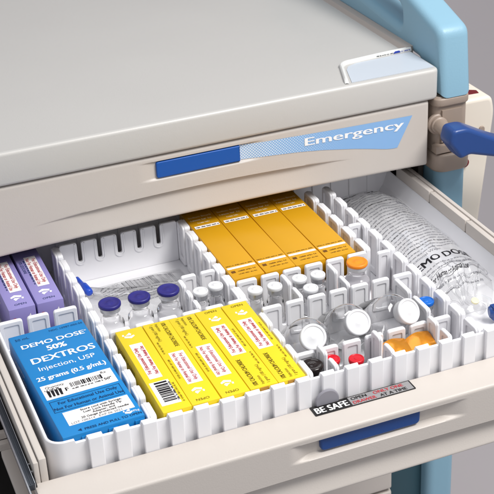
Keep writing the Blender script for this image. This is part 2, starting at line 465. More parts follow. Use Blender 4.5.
top_drawer, off_t = drawer_front('top_drawer', 12.5, 68.6, 120.6, 9.72, 1.6, (33.2, 48.2, 6.85, 9.15, .3), (4.55, .75, 40, 19, .55), cart, arch=.5)
mb = MB(); mb.prism([rounded([(35.3, 7.12, .25), (45.0, 7.12, .05), (45.0, 8.98, .05), (35.3, 8.98, .25)])], .5, (0, 120.82, 0), (1,0,0), (0,0,1), bev=.1)
mb.build('handle_grip', 'grip', top_drawer)
# dotted label with the word on it
lab = []
for k in range(21): lab.append((45.05 + 12.5*k/20, 8.98 - .12*k/20*0))
up = [(45.05, 8.95), (50, 8.82), (56, 8.62), (61, 8.5), (66.4, 8.4)]
dn = [(64.5, 4.75), (63.9, 4.72), (63.0, 4.85), (61, 5.3), (58.9, 5.74), (55, 6.4), (52.2, 6.75), (48, 7.1), (45.05, 7.2)]
def interp(pts, n=40):
    pts = sorted(pts); out = []
    for k in range(n+1):
        x = pts[0][0] + (pts[-1][0]-pts[0][0])*k/n
        for (xa, ya), (xb, yb) in zip(pts, pts[1:]):
            if xa <= x <= xb + 1e-6:
                t = (x-xa)/(xb-xa); out.append((x, ya+(yb-ya)*t)); break
    return out
U = interp(up); D = interp([(a, b) for a, b in dn])
mb = MB()
def lp(x, z): return (x, 120.6 + off_t(x, z) - .035, z)
n = len(U)
g = []
R_ = 14
for i in range(n):
    for j in range(R_+1):
        x = D[i][0] + (U[i][0]-D[i][0])*j/R_; z = D[i][1] + (U[i][1]-D[i][1])*j/R_
        g.append(lp(x, z))
mb.add(g, [(i*(R_+1)+j, (i+1)*(R_+1)+j, (i+1)*(R_+1)+j+1, i*(R_+1)+j+1) for i in range(n-1) for j in range(R_)])
mb.text('Emergency', 1.36, (52.6, 0, 7.38), (1,0,-.02), (0,0,1), 1, bold=.02, sx=2.1, fn=lambda p: Vector((p.x, 120.6+off_t(p.x, p.z)-.055+p.y, p.z)))
name_label = mb.build('name_label', ['halftone', 'white_ink'], top_drawer)
# the dot screen runs in cart coordinates measured from x = 40 cm (the cart's own origin)

open_drawer, off_o = drawer_front('open_drawer', 12.55, 68.6, 84.1, -3.1, -10.1, (34.6, 52.8, -5.75, -3.75, .75), (-7.55, .42, 44, 27, .95), cart, thick=4.0, top_round=.3)
mb = MB(); mb.prism([rounded([(37.85, -5.38, .5), (47.9, -5.38, .5), (47.95, -3.78, .3), (37.8, -3.78, .3)])], .55, (0, 84.72, 0), (1,0,0), (0,0,1), bev=.14)
mb.build('handle_grip', 'grip2', open_drawer)
# warning sticker on the lip
mb = MB()
def st(x, y): return (x, y, -3.1)
mb.prism([rrect(38.35, 48.65, 86.62, 88.08, .08)], .05, (0, 0, -3.06), (1,0,0), (0,1,0), mi=0)
mb.quad((42.15, 86.72, -3.03), (48.5, 86.72, -3.03), (48.5, 87.98, -3.03), (42.15, 87.98, -3.03), 1)
mb.text('BE SAFE', 1.22, (38.55, 86.85, -3.03), mi=2, bold=.02, sx=.8)
mb.text('OPEN', .60, (42.35, 87.44, -3.025), mi=0, bold=.02, sx=1.05)
mb.text('ONLY ONE', .60, (44.65, 87.44, -3.025), mi=3, bold=.015, sx=1.02)
mb.text('DRAWER', .60, (42.3, 86.82, -3.025), mi=3, bold=.015, sx=.95)
mb.text('AT A TIME', .60, (45.1, 86.82, -3.025), mi=0, bold=.02, sx=1.0)
mb.build('warning_sticker', ['sticker_black', 'sticker_grey', 'white_ink', 'red_ink'], open_drawer)
# side rails
mb = MB()
mb.box(12.7, 13.15, 88.1, 127, -5.2, -.95); mb.box(13.2, 13.85, 88.1, 127, -5.2, -.7)
mb.build('side_rail', 'cream', open_drawer, bev=.09)
mb = MB()
mb.box(67.75, 68.25, 88.1, 127, -5.2, -.02)
edges = [88.2, 93.0, 101.0, 109.1, 117.3, 125.6]
for a, b in zip(edges, edges[1:]):
    mb.box(67.0, 67.7, a+.07, b-.07, -5.0, -.12)
mb.build('side_rail', 'cream', open_drawer, bev=.14)
mb = MB(); mb.box(13.2, 67.8, 88.1, 126.5, -5.75, -5.35); mb.build('drawer_floor', 'cream', open_drawer)
# telescopic slides
mb = MB()
for y0, mi, xa, xb, za, zb in ((86.9, 0, 11.9, 12.4, -2.75, -2.15), (84.0, 1, 11.76, 11.88, -2.6, -2.0), (86.9, 1, 12.42, 12.5, -2.6, -2.02),
                               (87.2, 2, 12.52, 12.66, -2.8, -2.5), (87.0, 0, 12.05, 12.12, -2.14, -2.08), (87.0, 1, 12.24, 12.27, -2.14, -2.1)):
    mb.box(xa, xb, y0, 126, za, zb, mi)
for k in range(2):
    mb.lathe([(.09, 0), (.09, .3)], (12.62, 88.7 + k*1.1, -2.4), (0,0,1), 10, 1)
mb.build('drawer_slide', ['steel', 'chrome', 'black'], open_drawer, bev=.03)
mb = MB(); mb.box(68.3, 69.3, 88.1, 126, -5.0, -2.2); mb.build('drawer_slide', 'steel', open_drawer, bev=.05)

# lower, closed drawers
for zt, zb in ((-13.5, -29.3), (-29.9, -45.5), (-46.0, -62.0), (-62.5, -79)):
    d, _ = drawer_front('lower_drawer', 16.5, 64.4, 120.6, zt, zb, (33, 47, zt-3.2, zt-1.0, .5), (zt-7, .7, 40, 18, .6), cart)
    mb = MB(); mb.prism([rrect(35.5, 45, zt-2.9, zt-1.2, .3)], .5, (0, 120.9, 0), (1,0,0), (0,0,1), bev=.1)
    mb.build('handle_grip', 'grip2', d)
# left runner bracket of the cabinet, seen past the slide
mb = MB(); mb.box(12.0, 13.6, 84, 103.4, -10.8, -10.0); mb.box(11.9, 13.2, 104.5, 105.3, -10.9, -10.1); mb.box(11.9, 13.2, 106.4, 107.0, -10.9, -10.1); mb.build('runner_bracket', 'cream', cart, bev=.1)
mb = MB(); mb.box(4.5, 16.2, 80, 123.2, -19, -18); mb.build('black_plate', 'black', cart, bev=.1)  # plain black plate filling the space below the left runner

# ------------------------------------------------------------------ divider tray
tray = thing('divider_tray', 'white plastic divider tray with slotted partitions filling the open drawer', 'tray', (40, 106, -5.3))
FZ = -5.05
def tray_shell():
    mb = MB()
    X0, X1, Y0, Y1 = 14.25, 66.4, 88.6, 126.0
    r = 1.5; path = []
    y = Y1
    for k in range(40): path.append((X0, Y1-(Y1-Y0-r)*k/40, 0))
    for k in range(13):
        a = math.radians(180 + 90*k/12); path.append((X0+r+r*math.cos(a), Y0+r+r*math.sin(a), 0))
    # front wall: notched rim
    x = X0 + r + .2
    notches = []
    p = 2.46
    xs = 16.55
    while xs < X1-1.2:
        path += [(xs, Y0, 0), (xs+.12, Y0, -.34), (xs+1.02, Y0, -.34), (xs+1.14, Y0, 0)]
        notches.append((xs, xs+1.14)); xs += p
    path.append((X1-.3, Y0, 0))
    t = .28
    nn = len(path); vs = []
    for i, (px, py, dz) in enumerate(path):
        q0, q1 = path[max(0, i-1)], path[min(nn-1, i+1)]
        tv = Vector((q1[0]-q0[0], q1[1]-q0[1])).normalized(); nr = Vector((-tv.y, tv.x))   # inward
        ix, iy = px+nr.x*t, py+nr.y*t
        vs += [(px, py, FZ), (px, py, dz-.07), (px+nr.x*.07, py+nr.y*.07, dz), (ix-nr.x*.07, iy-nr.y*.07, dz), (ix, iy, dz-.07), (ix, iy, FZ)]
    fs = [(i*6+k, (i+1)*6+k, (i+1)*6+k+1, i*6+k+1) for i in range(nn-1) for k in range(5)]
    mb.add(vs, fs)
    # raised ribs on the outside of the front wall
    prev = X0 + r + .1
    for a, b in notches + [(X1, X1+1)]:
        if prev > X0 + r + .2:
            mb.prism([rrect(prev+.02, min(a, X1)-.02, FZ, -.02, .06, 2)], .52, (0, Y0-.17, 0), (1,0,0), (0,0,1), bev=.06)
        prev = b
    # floor, sloping right wall, back wall
    mb.box(X0+.05, X1, Y0+.1, Y1+1.6, FZ-.25, FZ)
    prof = [(63.3, FZ), (64.6, -4.85), (65.6, -4.3), (66.3, -3.4), (66.9, -1.7), (66.98, -1.55), (66.98, -5)]
    for (xa, za), (xb, zb) in zip(prof, prof[1:]):
        mb.quad((xa, Y0+.3, za), (xb, Y0+.3, zb), (xb, Y1+1.7, zb), (xa, Y1+1.7, za))
    mb.box(X0, 66.9, Y1+1.6, Y1+1.95, FZ, -.1)
    xx = X0+.6
    while xx < 66: mb.box(xx, xx+1.2, Y1+1.42, Y1+1.6, FZ, -.15); xx += 2.46
    return mb.build('tray_shell', 'tray', tray, ang=40)
tray_shell()

def row_outline(L, pitch, gap, depth, zb, start=None, r=.28, rs=.26, ends=True):
    """upper edge of a partition: rounded tabs parted by round-bottomed slots"""
    n = max(1, round(L/pitch)); pitch = L/n
    pts = [(0, zb)]
    tabs = []
    top = []
    for i in range(n):
        a = i*pitch + gap/2; b = (i+1)*pitch - gap/2
        if i == 0: a = 0.05
        if i == n-1: b = L-.05
        tabs.append((a, b))
    out = [(0.05, zb)]
    for i, (a, b) in enumerate(tabs):
        for k in range(5):
            t = math.radians(180-90*k/4); out.append((a+r+r*math.cos(t), -r+r*math.sin(t)))
        for k in range(5):
            t = math.radians(90-90*k/4); out.append((b-r+r*math.cos(t), -r+r*math.sin(t)))
        if i < n-1:
            c = tabs[i+1][0]; m_ = (b+c)/2; rr = (c-b)/2
            for k in range(7):
                t = math.radians(180+180*k/6); out.append((m_+rr*math.cos(t), -depth+rr+rr*math.sin(t)))
    out.append((L-.05, zb))
    return out, tabs

def divider_x(x0, x1, y, pitch=2.46, gap=.5, depth=2.5, th=.34, frame=True, ztop=0.0):
    """partition running left-right"""
    L = x1-x0; out, tabs = row_outline(L, pitch, gap, depth, FZ-ztop)
    mb = MB(); mb.prism([out], th, (x0, y, ztop), (1,0,0), (0,0,1), bev=.07)
    if frame:
        for a, b in tabs:
            if b-a < 1: continue
            o_ = rrect(x0+a+.05, x0+b-.05, -3.6, -.06, .25, 4); h_ = rrect(x0+a+.42, x0+b-.42, -3.2, -.5, .15, 3)
            mb.prism([[(p, q+ztop) for p, q in o_], [(p, q+ztop) for p, q in h_]], th+.22, (0, y, 0), (1,0,0), (0,0,1), bev=.05, res=1)
    return mb.build('divider', 'tray', tray, ang=40)
def divider_y(x, y0, y1, pitch=2.93, gap=.62, depth=2.4, th=.95, ztop=0.0):
    """thick partition running front to back: hollow rounded blocks"""
    L = y1-y0; out, tabs = row_outline(L, pitch, gap, depth, FZ-ztop, r=.34)
    mb = MB(); mb.prism([out], th*.5, (x, y0, ztop), (0,1,0), (0,0,1), bev=.1)
    for a, b in tabs:
        if b-a < 1: continue
        o_ = rrect(y0+a+.06, y0+b-.06, FZ+.05, -.03, .36, 4); h_ = rrect(y0+a+.55, y0+b-.55, -4.2, -.62, .22, 3)
        mb.prism([[(p, q+ztop) for p, q in o_], [(p, q+ztop) for p, q in h_]], th, (x, 0, 0), (0,1,0), (0,0,1), bev=.12, res=2)
    return mb.build('divider', 'tray', tray, ang=40)

divider_y(23.75, 88.9, 123.9, th=.85)
divider_y(38.45, 104.5, 123.9)
divider_y(39.0, 88.9, 101.2, th=.6)
divider_y(54.35, 107.9, 124.0, th=.8)
divider_y(54.1, 94.0, 101.3, th=.5)
divider_y(56.75, 88.9, 124.2, th=.8)
divider_x(14.6, 22.7, 110.4, pitch=2.6)
divider_x(24.2, 38.9, 104.15)
divider_x(24.2, 38.0, 123.7, th=.4, frame=False)          # tall slotted wall behind the vials
divider_x(34.1, 38.0, 111.2, pitch=1.75)
divider_y(33.85, 104.6, 111.0, th=.5, pitch=2.2)
divider_x(39.0, 54.0, 107.6, pitch=2.46)
divider_x(39.3, 56.2, 101.6, pitch=2.46)
divider_x(39.3, 56.2, 93.55, pitch=2.46, ztop=-.8)
divider_y(43.9, 101.9, 107.3, th=.45, pitch=2.6)
divider_y(49.2, 101.9, 107.3, th=.45, pitch=2.6)
divider_y(41.7, 88.9, 93.4, th=.45, pitch=2.2)
divider_y(47.5, 88.9, 93.4, th=.45, pitch=2.2)
divider_y(53.6, 88.9, 93.4, th=.45, pitch=2.2)
divider_x(54.8, 56.4, 113.8, pitch=1.6)
divider_x(54.8, 56.4, 106.8, pitch=1.6)
# slotted wall: embossed line round every slot
mb = MB(); L = 13.8; n = 6; p = L/n
for i in range(1, n):
    m_ = 24.2 + i*p; hole = []
    def ush(w, d):
        o = [(m_-w, -.12)]
        for k in range(9):
            t = math.radians(180+180*k/8); o.append((m_+w*math.cos(t), -d+w+w*math.sin(t)))
        return o + [(m_+w, -.12)]
    a = ush(.62, 2.87); b = ush(.46, 2.71)
    mb.prism([a + b[::-1]], .1, (0, 123.46, 0), (1,0,0), (0,0,1), bev=.03, res=1)
mb.build('slot_bead', 'tray', tray, ang=40)
mb = MB(); mb.lathe([(1.2, 0), (1.2, .12), (1.1, .2)], (40.15, 88.12, -2.75), (0,-1,0), 32)
mb.build('round_plug', 'plug', tray)

# ------------------------------------------------------------------ cartons
def icon(mb, x, y, s, mi, ux=1, z=0):
    """small white hand-and-drop mark"""
    def P(a, b): return (x+ux*a*s, y+ux*b*s, z)
    mb.add([P(-.5,-.25), P(.1,-.5), P(.5,-.2), P(.45,.0), P(.05,-.15), P(-.4,.05)], [(0,1,2,3,4,5)], mi)
    mb.add([P(-.3,.15), P(.15,.0), P(.3,.2), P(.15,.5), P(-.1,.25)], [(0,1,2,3,4)], mi)
    mb.add([P(-.62,.1), P(-.45,.02), P(-.4,.3), P(-.55,.36)], [(0,1,2,3)], mi)
def carton(name, label, cat, cx, cy, w, l, h, ztop, mat, group=None):
    o = thing(name, label, cat, (cx, cy, ztop-h), group)
    mb = MB(); mb.box(cx-w/2, cx+w/2, cy-l/2, cy+l/2, ztop-h, ztop)
    return o, mb

# blue dextrose carton
bx0, bx1, by0, by1, bz = 15.15, 22.65, 88.92, 107.0, .22
blue, mb = carton('medicine_carton', 'large bright blue dextrose carton lying in the front left compartment', 'medicine box', (bx0+bx1)/2, (by0+by1)/2, bx1-bx0, by1-by0, 4.6, bz, 'blue_box')
body = mb.build('carton_body', 'blue_box', blue, bev=.1)
mb = MB(); cxm = (bx0+bx1)/2 + .05
mb.text('50 mL', .55, (bx0+.45, 105.9, bz), mi=1, bold=.005)
mb.text('NDC 10987-050-50', .42, (cxm+.1, 106.15, bz), mi=1, sx=1.0)
mb.text('DEMO DOSE', 1.0, (cxm, 104.25, bz), mi=0, align='CENTER', bold=.02, sx=1.12)
mb.text('®', .32, (bx1-.5, 104.7, bz), mi=0)
mb.text('50%', 1.22, (cxm, 102.95, bz), mi=0, align='CENTER', bold=.03, sx=.95)
mb.text('DEXTROS', 1.42, (cxm+.15, 101.25, bz), mi=0, align='CENTER', bold=.02, sx=1.0)
mb.text('Injection, USP', .98, (cxm+.05, 99.85, bz), mi=0, align='CENTER', bold=.0, sx=1.0)
mb.text('25 grams (0.5 g/mL)', .95, (cxm, 98.2, bz), mi=0, align='CENTER', bold=.022, sx=.87)
mb.build('title_print', ['white_ink', 'navy_ink'], body); mb = MB()
for x0, x1, y0, y1 in ((bx0+.45, bx1-.45, 94.5, 94.55), (bx0+.45, bx1-.45, 92.75, 92.8)):
    mb.quad((x0, y0, bz+.02), (x1, y0, bz+.02), (x1, y1, bz+.02), (x0, y1, bz+.02), 1)
for x in (bx0+.45, bx1-.5):
    mb.quad((x, 92.75, bz+.02), (x+.05, 92.75, bz+.02), (x+.05, 94.55, bz+.02), (x, 94.55, bz+.02), 1)
mb.text('For Educational Use Only', .62, (cxm+.1, 93.85, bz), mi=1, align='CENTER', bold=.012, sx=.86)
mb.text('Not For Human or Animal Use', .62, (cxm, 93.05, bz), mi=1, align='CENTER', bold=.012, sx=.83)
mb.build('notice_print', ['white_ink', 'navy_ink'], body); mb = MB()
mb.text('PRESS AND PULL TO OPEN', .46, (cxm-1.7, 89.2, bz), mi=1, bold=.012, sx=.95)
mb.add([(cxm-2.3, 89.4, bz+.02), (cxm-1.95, 89.2, bz+.02), (cxm-1.95, 89.6, bz+.02)], [(0,1,2)], 1)
icon(mb, bx1-1.15, 90.0, .75, 0, z=bz+.02)
mb.text('Pkg', .4, (bx1-.75, 89.75, bz), mi=0)
mb.build('print', ['white_ink', 'navy_ink'], body); mb = MB()
mb.text('DEXTROSE', .9, (bx0, 104.8, -2.4), (0,-1,0), (0,0,1), 0, sx=.8)
mb.greek(3.2, .35, (bx0, 104.8, -1.3), (0,-1,0), (0,0,1), 0); mb.greek(2.6, .3, (bx0, 104.8, -3.2), (0,-1,0), (0,0,1), 0)
mb.build('side_print', ['white_ink', 'navy_ink'], body)
mb = MB()
mb.quad((bx0+.4, 94.95, bz+.015), (bx1-.35, 94.95, bz+.015), (bx1-.35, 97.35, bz+.015), (bx0+.4, 97.35, bz+.015), 0)
mb.text('Quantity', .5, (bx0+.75, 96.7, bz+.02), mi=1, bold=-.005)
mb.text('Rx', .5, (bx1-1.45, 96.75, bz+.02), mi=1)
mb.text('50"', .55, (bx1-1.45, 95.6, bz+.02), mi=1, bold=.015)
mb.bars(2.9, .72, (bx0+3.0, 96.0, bz+.02), mi=1, unit=.055)
mb.greek(2.9, .26, (bx0+3.0, 95.6, bz+.02), mi=1)
for k in range(4):
    x = bx0+.75+k*.36
    mb.add([(x, 95.3, bz+.035), (x+.2, 95.25, bz+.035), (x+.28, 96.3, bz+.035), (x-.02, 96.35, bz+.035)], [(0,1,2,3)], 1)
mb.greek(1.3, .3, (bx0+.6, 96.35, bz+.02), mi=1)
mb.text('F', .8, (bx0+2.35, 95.6, bz+.02), mi=1, bold=.02)
mb.build('label', ['paper', 'black_ink'], body)
mb = MB()
mb.quad((bx0+1.05, 90.35, bz+.015), (bx1-.4, 90.35, bz+.015), (bx1-.4, 92.5, bz+.015), (bx0+1.05, 92.5, bz+.015), 0)
for t, y in (('Store cool with Syringe,', 92.05), ('Luer Lock Needle Tip', 91.65), ('Adapter, and', 91.28), ('20 Gauge protected needle', 90.9)):
    mb.text(t, .42, (cxm+.75, y, bz+.02), mi=1, align='CENTER', bold=.012, sx=.95)
mb.text('LOT 100314   EXP 06 2021', .42, (bx0+1.3, 90.45, bz+.02), mi=2, sx=1.0)
mb.build('label', ['paper', 'black_ink', 'grey_ink'], body)
mb = MB()
for xa in (16.8, 19.25, 21.7):
    mb.box(xa, xa+.85, by0-.12, by0+.02, -.9, -.12)
mb.build('end_flap', 'blue_box', body)

blue.rotation_euler.z = .042; blue.location.x += .0012; blue.location.y += .0014
# yellow calcium cartons (five)
YW, YL, YH = 2.70, 14.75, 2.9
RED = 'red_ink'
def yellow_proto(label, cx, cy, barcode=False, oldtext=True):
    o, mb = carton('medicine_carton', label, 'medicine box', cx, cy, YW, YL, YH, -.02, 'yellow_box', 'yellow calcium cartons lying side by side')
    body = mb.build('carton_body', 'yellow_box', o, bev=.06)
    z = -.02; x0, x1, y0, y1 = cx-YW/2, cx+YW/2, cy-YL/2, cy+YL/2
    mb = MB()
    U_, V_ = (0,1,0), (-1,0,0)            # text reads front to back
    if not barcode:
        mb.text('OPEN', .5, (cx+.15, y1-.75, z), (1,0,0), (0,1,0), 1, 'CENTER', .01)
        icon(mb, cx+.15, y1-2.0, 1.05, 0, z=z+.02)
        mb.build('open_mark', ['white_ink', 'olive_ink'], body); mb = MB()
        mb.text('10% CALCIUM CHLORIDE', .62, (x0+.95, y0+.35, z), U_, V_, 1, bold=.012, sx=.66)
        mb.text('Injection', .42, (x0+1.55, y0+.35, z), U_, V_, 1); mb.text('1 gram (100 mg/mL)', .46, (x0+2.1, y0+.35, z), U_, V_, 1, sx=.85)
        mb.greek(3.4, .24, (x1-.3, y0+6.9, z), U_, V_, 2)
        mb.greek(2.2, .24, (x1-.3, y0+3.6, z), U_, V_, 2)
        ly0, ly1 = y0+5.85, y0+11.5
        lx0, lx1 = x0+.5, x1-.72
    else:
        icon(mb, cx-.3, y1-1.2, 1.05, 0, z=z+.02)
        ly0, ly1 = y0+5.5, y0+11.9; lx0, lx1 = x0+.55, x1-.9
        mb.build('open_mark', ['white_ink', 'olive_ink'], body); mb = MB()
        mb.greek(3.2, .24, (x1-.3, y0+1.0, z), U_, V_, 2)
    mb.build('print', ['white_ink', 'olive_ink', 'faint'], body)
    for xs, uu in ((x0, (0,-1,0)), (x1, (0,1,0))):
        ya = y1-.5 if xs == x0 else y0+.5; mb = MB()
        mb.text('CALCIUM CHLORIDE', .75, (xs, ya if xs == x0 else ya, -1.6), uu, (0,0,1), 1, sx=.8)
        mb.greek(6, .35, (xs, ya, -2.4), uu, (0,0,1), 1); mb.build('side_print', ['white_ink', 'olive_ink'], body)
    mb = MB()
    mb.quad((lx0, ly0, z+.015), (lx1, ly0, z+.015), (lx1, ly1, z+.015), (lx0, ly1, z+.015), 0)
    cl = (lx0+lx1)/2; ym = (ly0+ly1)/2
    mb.text('For Educational Use Only', .56, (cl-.12, ym, z+.02), U_, V_, 1, 'CENTER', .012, .82)
    mb.text('Not For Human or Animal Use', .56, (cl+.52, ym, z+.02), U_, V_, 1, 'CENTER', .012, .72)
    mb.build('label', ['paper', RED], body)
    if barcode:
        mb = MB()
        mb.quad((x0+.25, y0+1.0, z+.015), (x1-.62, y0+1.0, z+.015), (x1-.62, y0+4.9, z+.015), (x0+.25, y0+4.9, z+.015), 0)
        mb.bars(3.0, 1.2, (x0+.55+1.3, y0+1.5, z+.02), U_, V_, 1, unit=.085)
        mb.greek(3.0, .26, (x0+2.1, y0+1.4, z+.02), U_, V_, 1)
        mb.build('barcode_label', ['paper', 'black_ink'], body)
    mb = MB(); mb.box(cx-.4, cx+.4, y0-.06, y0+.05, -.5, -.1); mb.build('end_flap', 'kraft', body)
    return o
ycx = [26.1 + k*2.76 for k in range(5)]; yc = 88.98+YL/2
yellow_proto('yellow carton with a barcode panel at its front end, leftmost of the row', ycx[0], yc, True)
p5 = yellow_proto('yellow carton at the right end of the row, its title print at the front', ycx[4], yc)
dup(p5, (ycx[3], yc+.03, -.02-YH), .005, 'yellow carton next to the rightmost one, its title print at the front')
dup(p5, (ycx[1], yc+.02, -.02-YH), math.pi-.004, 'yellow carton right beside the one with the barcode, its title print at the back')
dup(p5, (ycx[2], yc-.01, -.04-YH), math.pi+.004, 'middle yellow carton of the row of five, its title print at the back')

# amber cartons (four)
AW, AL, AH = 3.46, 17.4, 3.0
def amber_proto(cx, cy, label):
    o, mb = carton('medicine_carton', label, 'medicine box', cx, cy, AW, AL, AH, -.05, 'amber_box', 'amber cartons in the back compartment')
    body = mb.build('carton_body', 'amber_box', o, bev=.09)
    z = -.05; x0, y0, y1 = cx-AW/2, cy-AL/2, cy+AL/2
    mb = MB()
    mb.text('Sodium Bicarb', .55, (cx, y1-2.3, z), mi=0, align='CENTER', bold=.01, sx=.86)
    mb.greek(2.7, .36, (x0+.4, y1-3.05, z), mi=0); mb.greek(1.5, .3, (cx-.75, y1-3.8, z), mi=0)
    mb.build('title_print', ['cream_ink', 'brown_ink'], body); mb = MB()
    mb.greek(3.0, .2, (x0+.2, y0+2.8, z), mi=1); mb.greek(1.9, .26, (x0+1.05, y0+1.4, z), mi=1); mb.greek(2.0, .2, (x0+.9, y0+.8, z), mi=1)
    mb.add([(x0+.3, y0+1.3, z+.02), (x0+.75, y0+1.3, z+.02), (x0+.75, y0+1.75, z+.02), (x0+.3, y0+1.75, z+.02)], [(0,1,2,3)], 1)
    mb.build('print', ['cream_ink', 'brown_ink'], body)
    mb = MB(); mb.greek(7, .5, (x0, y1-3, -1.4), (0,-1,0), (0,0,1), 1); mb.build('side_print', ['cream_ink', 'brown_ink'], body)
    mb = MB()
    mb.quad((x0+.3, y1-5.0, z+.015), (x0+3.2, y1-5.0, z+.015), (x0+3.2, y1-4.35, z+.015), (x0+.3, y1-4.35, z+.015), 0)
    mb.greek(2.6, .3, (x0+.45, y1-4.85, z+.02), mi=1, word=(.08, .3))
    mb.build('label', ['paper', 'black_ink'], body); mb = MB()
    mb.quad((x0+.15, y0+2.15, z+.015), (x0+3.3, y0+2.15, z+.015), (x0+3.3, y0+2.55, z+.015), (x0+.15, y0+2.55, z+.015), 0)
    mb.build('white_band', ['paper', 'black_ink'], body)
    return o
ax = [40.7 + 3.53*k for k in range(4)]; ay = 108.15+AL/2
a0 = amber_proto(ax[0], ay, 'amber carton against the slotted partition, leftmost of four')
for k, t in ((1, 'second amber carton from the left, between the leftmost and the third'), (2, 'third amber carton from the left, second from the right end'), (3, 'rightmost amber carton, beside the narrow empty cells')):
    dup(a0, (ax[k], ay+.05*(k % 2), -.05-.03*k-AH), (.004, -.003, .003)[k-1], t)

# purple cartons (two)
PW, PL, PH = 2.75, 13.4, 4.6
def purple_proto(cx, cy, label):
    o, mb = carton('medicine_carton', label, 'medicine box', cx, cy, PW, PL, PH, .05, 'purple_box', 'lilac cartons in the back left compartment')
    body = mb.build('carton_body', 'purple_box', o, bev=.07)
    z = .05; x0, x1, y0, y1 = cx-PW/2, cx+PW/2, cy-PL/2, cy+PL/2
    U_, V_ = (0,-1,0), (1,0,0)
    mb = MB()
    mb.text('OPEN', .5, (cx+.05, y0+.65, z), mi=1, align='CENTER', bold=.01)
    icon(mb, cx-.05, y0+2.2, 1.2, 0, ux=-1, z=z+.02)
    mb.build('open_mark', ['white_ink', 'navy_ink', 'red_ink'], body); mb = MB()
    mb.text('10% LIDOCAINE', .5, (x0+.25, y0+9.6, z), U_, V_, 1, sx=.8, bold=.01); mb.greek(5.5, .26, (x0+.72, y0+9.6, z), U_, V_, 1)
    mb.build('print', ['white_ink', 'navy_ink', 'red_ink'], body); mb = MB()
    mb.greek(2.2, .4, (x0+.65, y0, -3.2), (0,0,1), (-1,0,0), 2, word=(.3, .6))
    def Pf(a, b): return (cx+.7+a, y0-.02, -1.3+b)
    mb.add([Pf(-.4,-.2), Pf(.1,-.5), Pf(.45,.0), Pf(0,-.1)], [(0,1,2,3)], 0); mb.add([Pf(-.2,.1), Pf(.2,.05), Pf(.1,.55)], [(0,1,2)], 0)
    mb.build('end_print', ['white_ink', 'navy_ink', 'red_ink'], body); mb = MB()
    mb.greek(5, .35, (x0, y1-4, -1.6), (0,-1,0), (0,0,1), 0)
    mb.build('side_print', ['white_ink', 'navy_ink', 'red_ink'], body)
    mb = MB(); ly0, ly1 = y0+3.5, y0+10.3; lx0, lx1 = x0+.95, x1-.55
    mb.quad((lx0, ly0, z+.015), (lx1, ly0, z+.015), (lx1, ly1, z+.015), (lx0, ly1, z+.015), 0)
    cl, ym = (lx0+lx1)/2, (ly0+ly1)/2
    mb.text('For Educational Use Only', .62, (cl+.1, ym, z+.02), U_, V_, 1, 'CENTER', .012, .86)
    mb.text('Not For Human or Animal Use', .62, (cl-.52, ym, z+.02), U_, V_, 1, 'CENTER', .012, .77)
    mb.build('label', ['paper', 'red_ink'], body)
    return o
p1 = purple_proto(20.45, 112.3+PL/2, 'lilac carton beside the blue capped vials compartment, right one of two')
dup(p1, (17.45, 112.3+PL/2, .05-PH), .008, 'lilac carton against the left drawer rail, cut by the picture edge')

# ------------------------------------------------------------------ vials
def vial(name, label, cat, x, y, ztop, capmat, r=1.2, h=5.2, capr=1.06, group=None, fill=.55, glass='glass', inner='fluid', axis=None, crimp='crimp', body_label=None):
    zb = ztop-h
    o = thing(name, label, cat, (x, y, zb), group)
    A = (0, 0, 1); b = (x, y, zb)
    nr = capr*.72
    mb = MB()
    hs = h-1.75*capr**.5
    mb.lathe([(r*.86, .03), (r*.97, .12), (r, .3), (r, hs-.55), (r*.95, hs-.25), (r*.8, hs-.02), (nr*1.02, hs+.18), (nr, hs+.32), (nr, h-.75), ], b, A, 40)
    bd = mb.build('bottle', glass, o, ang=50)
    if inner and inner != 'fluid':
        mb = MB(); mb.lathe([(r*.84, .14), (r*.93, .24), (r*.93, .3+(hs-.5)*fill)], b, A, 32)
        mb.build('contents', inner, bd, ang=50)
    mb = MB(); mb.lathe([(capr*.86, h-.95), (capr*.9, h-.9), (capr*.9, h-.42), (capr*.8, h-.36)], b, A, 32)
    mb.build('crimp', crimp, o, ang=50)
    mb = MB(); mb.lathe([(capr*.97, h-.40), (capr, h-.34), (capr, h-.1), (capr*.95, h-.02), (capr*.86, h), (capr*.8, h-.02), (capr*.76, h-.06), (capr*.3, h-.05), (capr*.26, h-.01), (capr*.1, h-.01)], b, A, 40)
    mb.build('cap', capmat, o, ang=50)
    if body_label:
        mb = MB(); n = 24; v = []
        a0, a1, z0, z1, mat = body_label
        for k in range(n+1):
            t = math.radians(a0+(a1-a0)*k/n)
            v += [(x+(r+.02)*math.cos(t), y+(r+.02)*math.sin(t), zb+z0), (x+(r+.02)*math.cos(t), y+(r+.02)*math.sin(t), zb+z1)]
        mb.add(v, [(2*k, 2*k+2, 2*k+3, 2*k+1) for k in range(n)]); mb.build('label', mat, bd)
    return o

import numpy as np
CR = np.array([[0.92666672, -0.37328136, -0.0441568], [-0.21408382, -0.42756718, -0.87826786], [0.30896103, 0.82331485, -0.47612577]])
CF = 1276.9

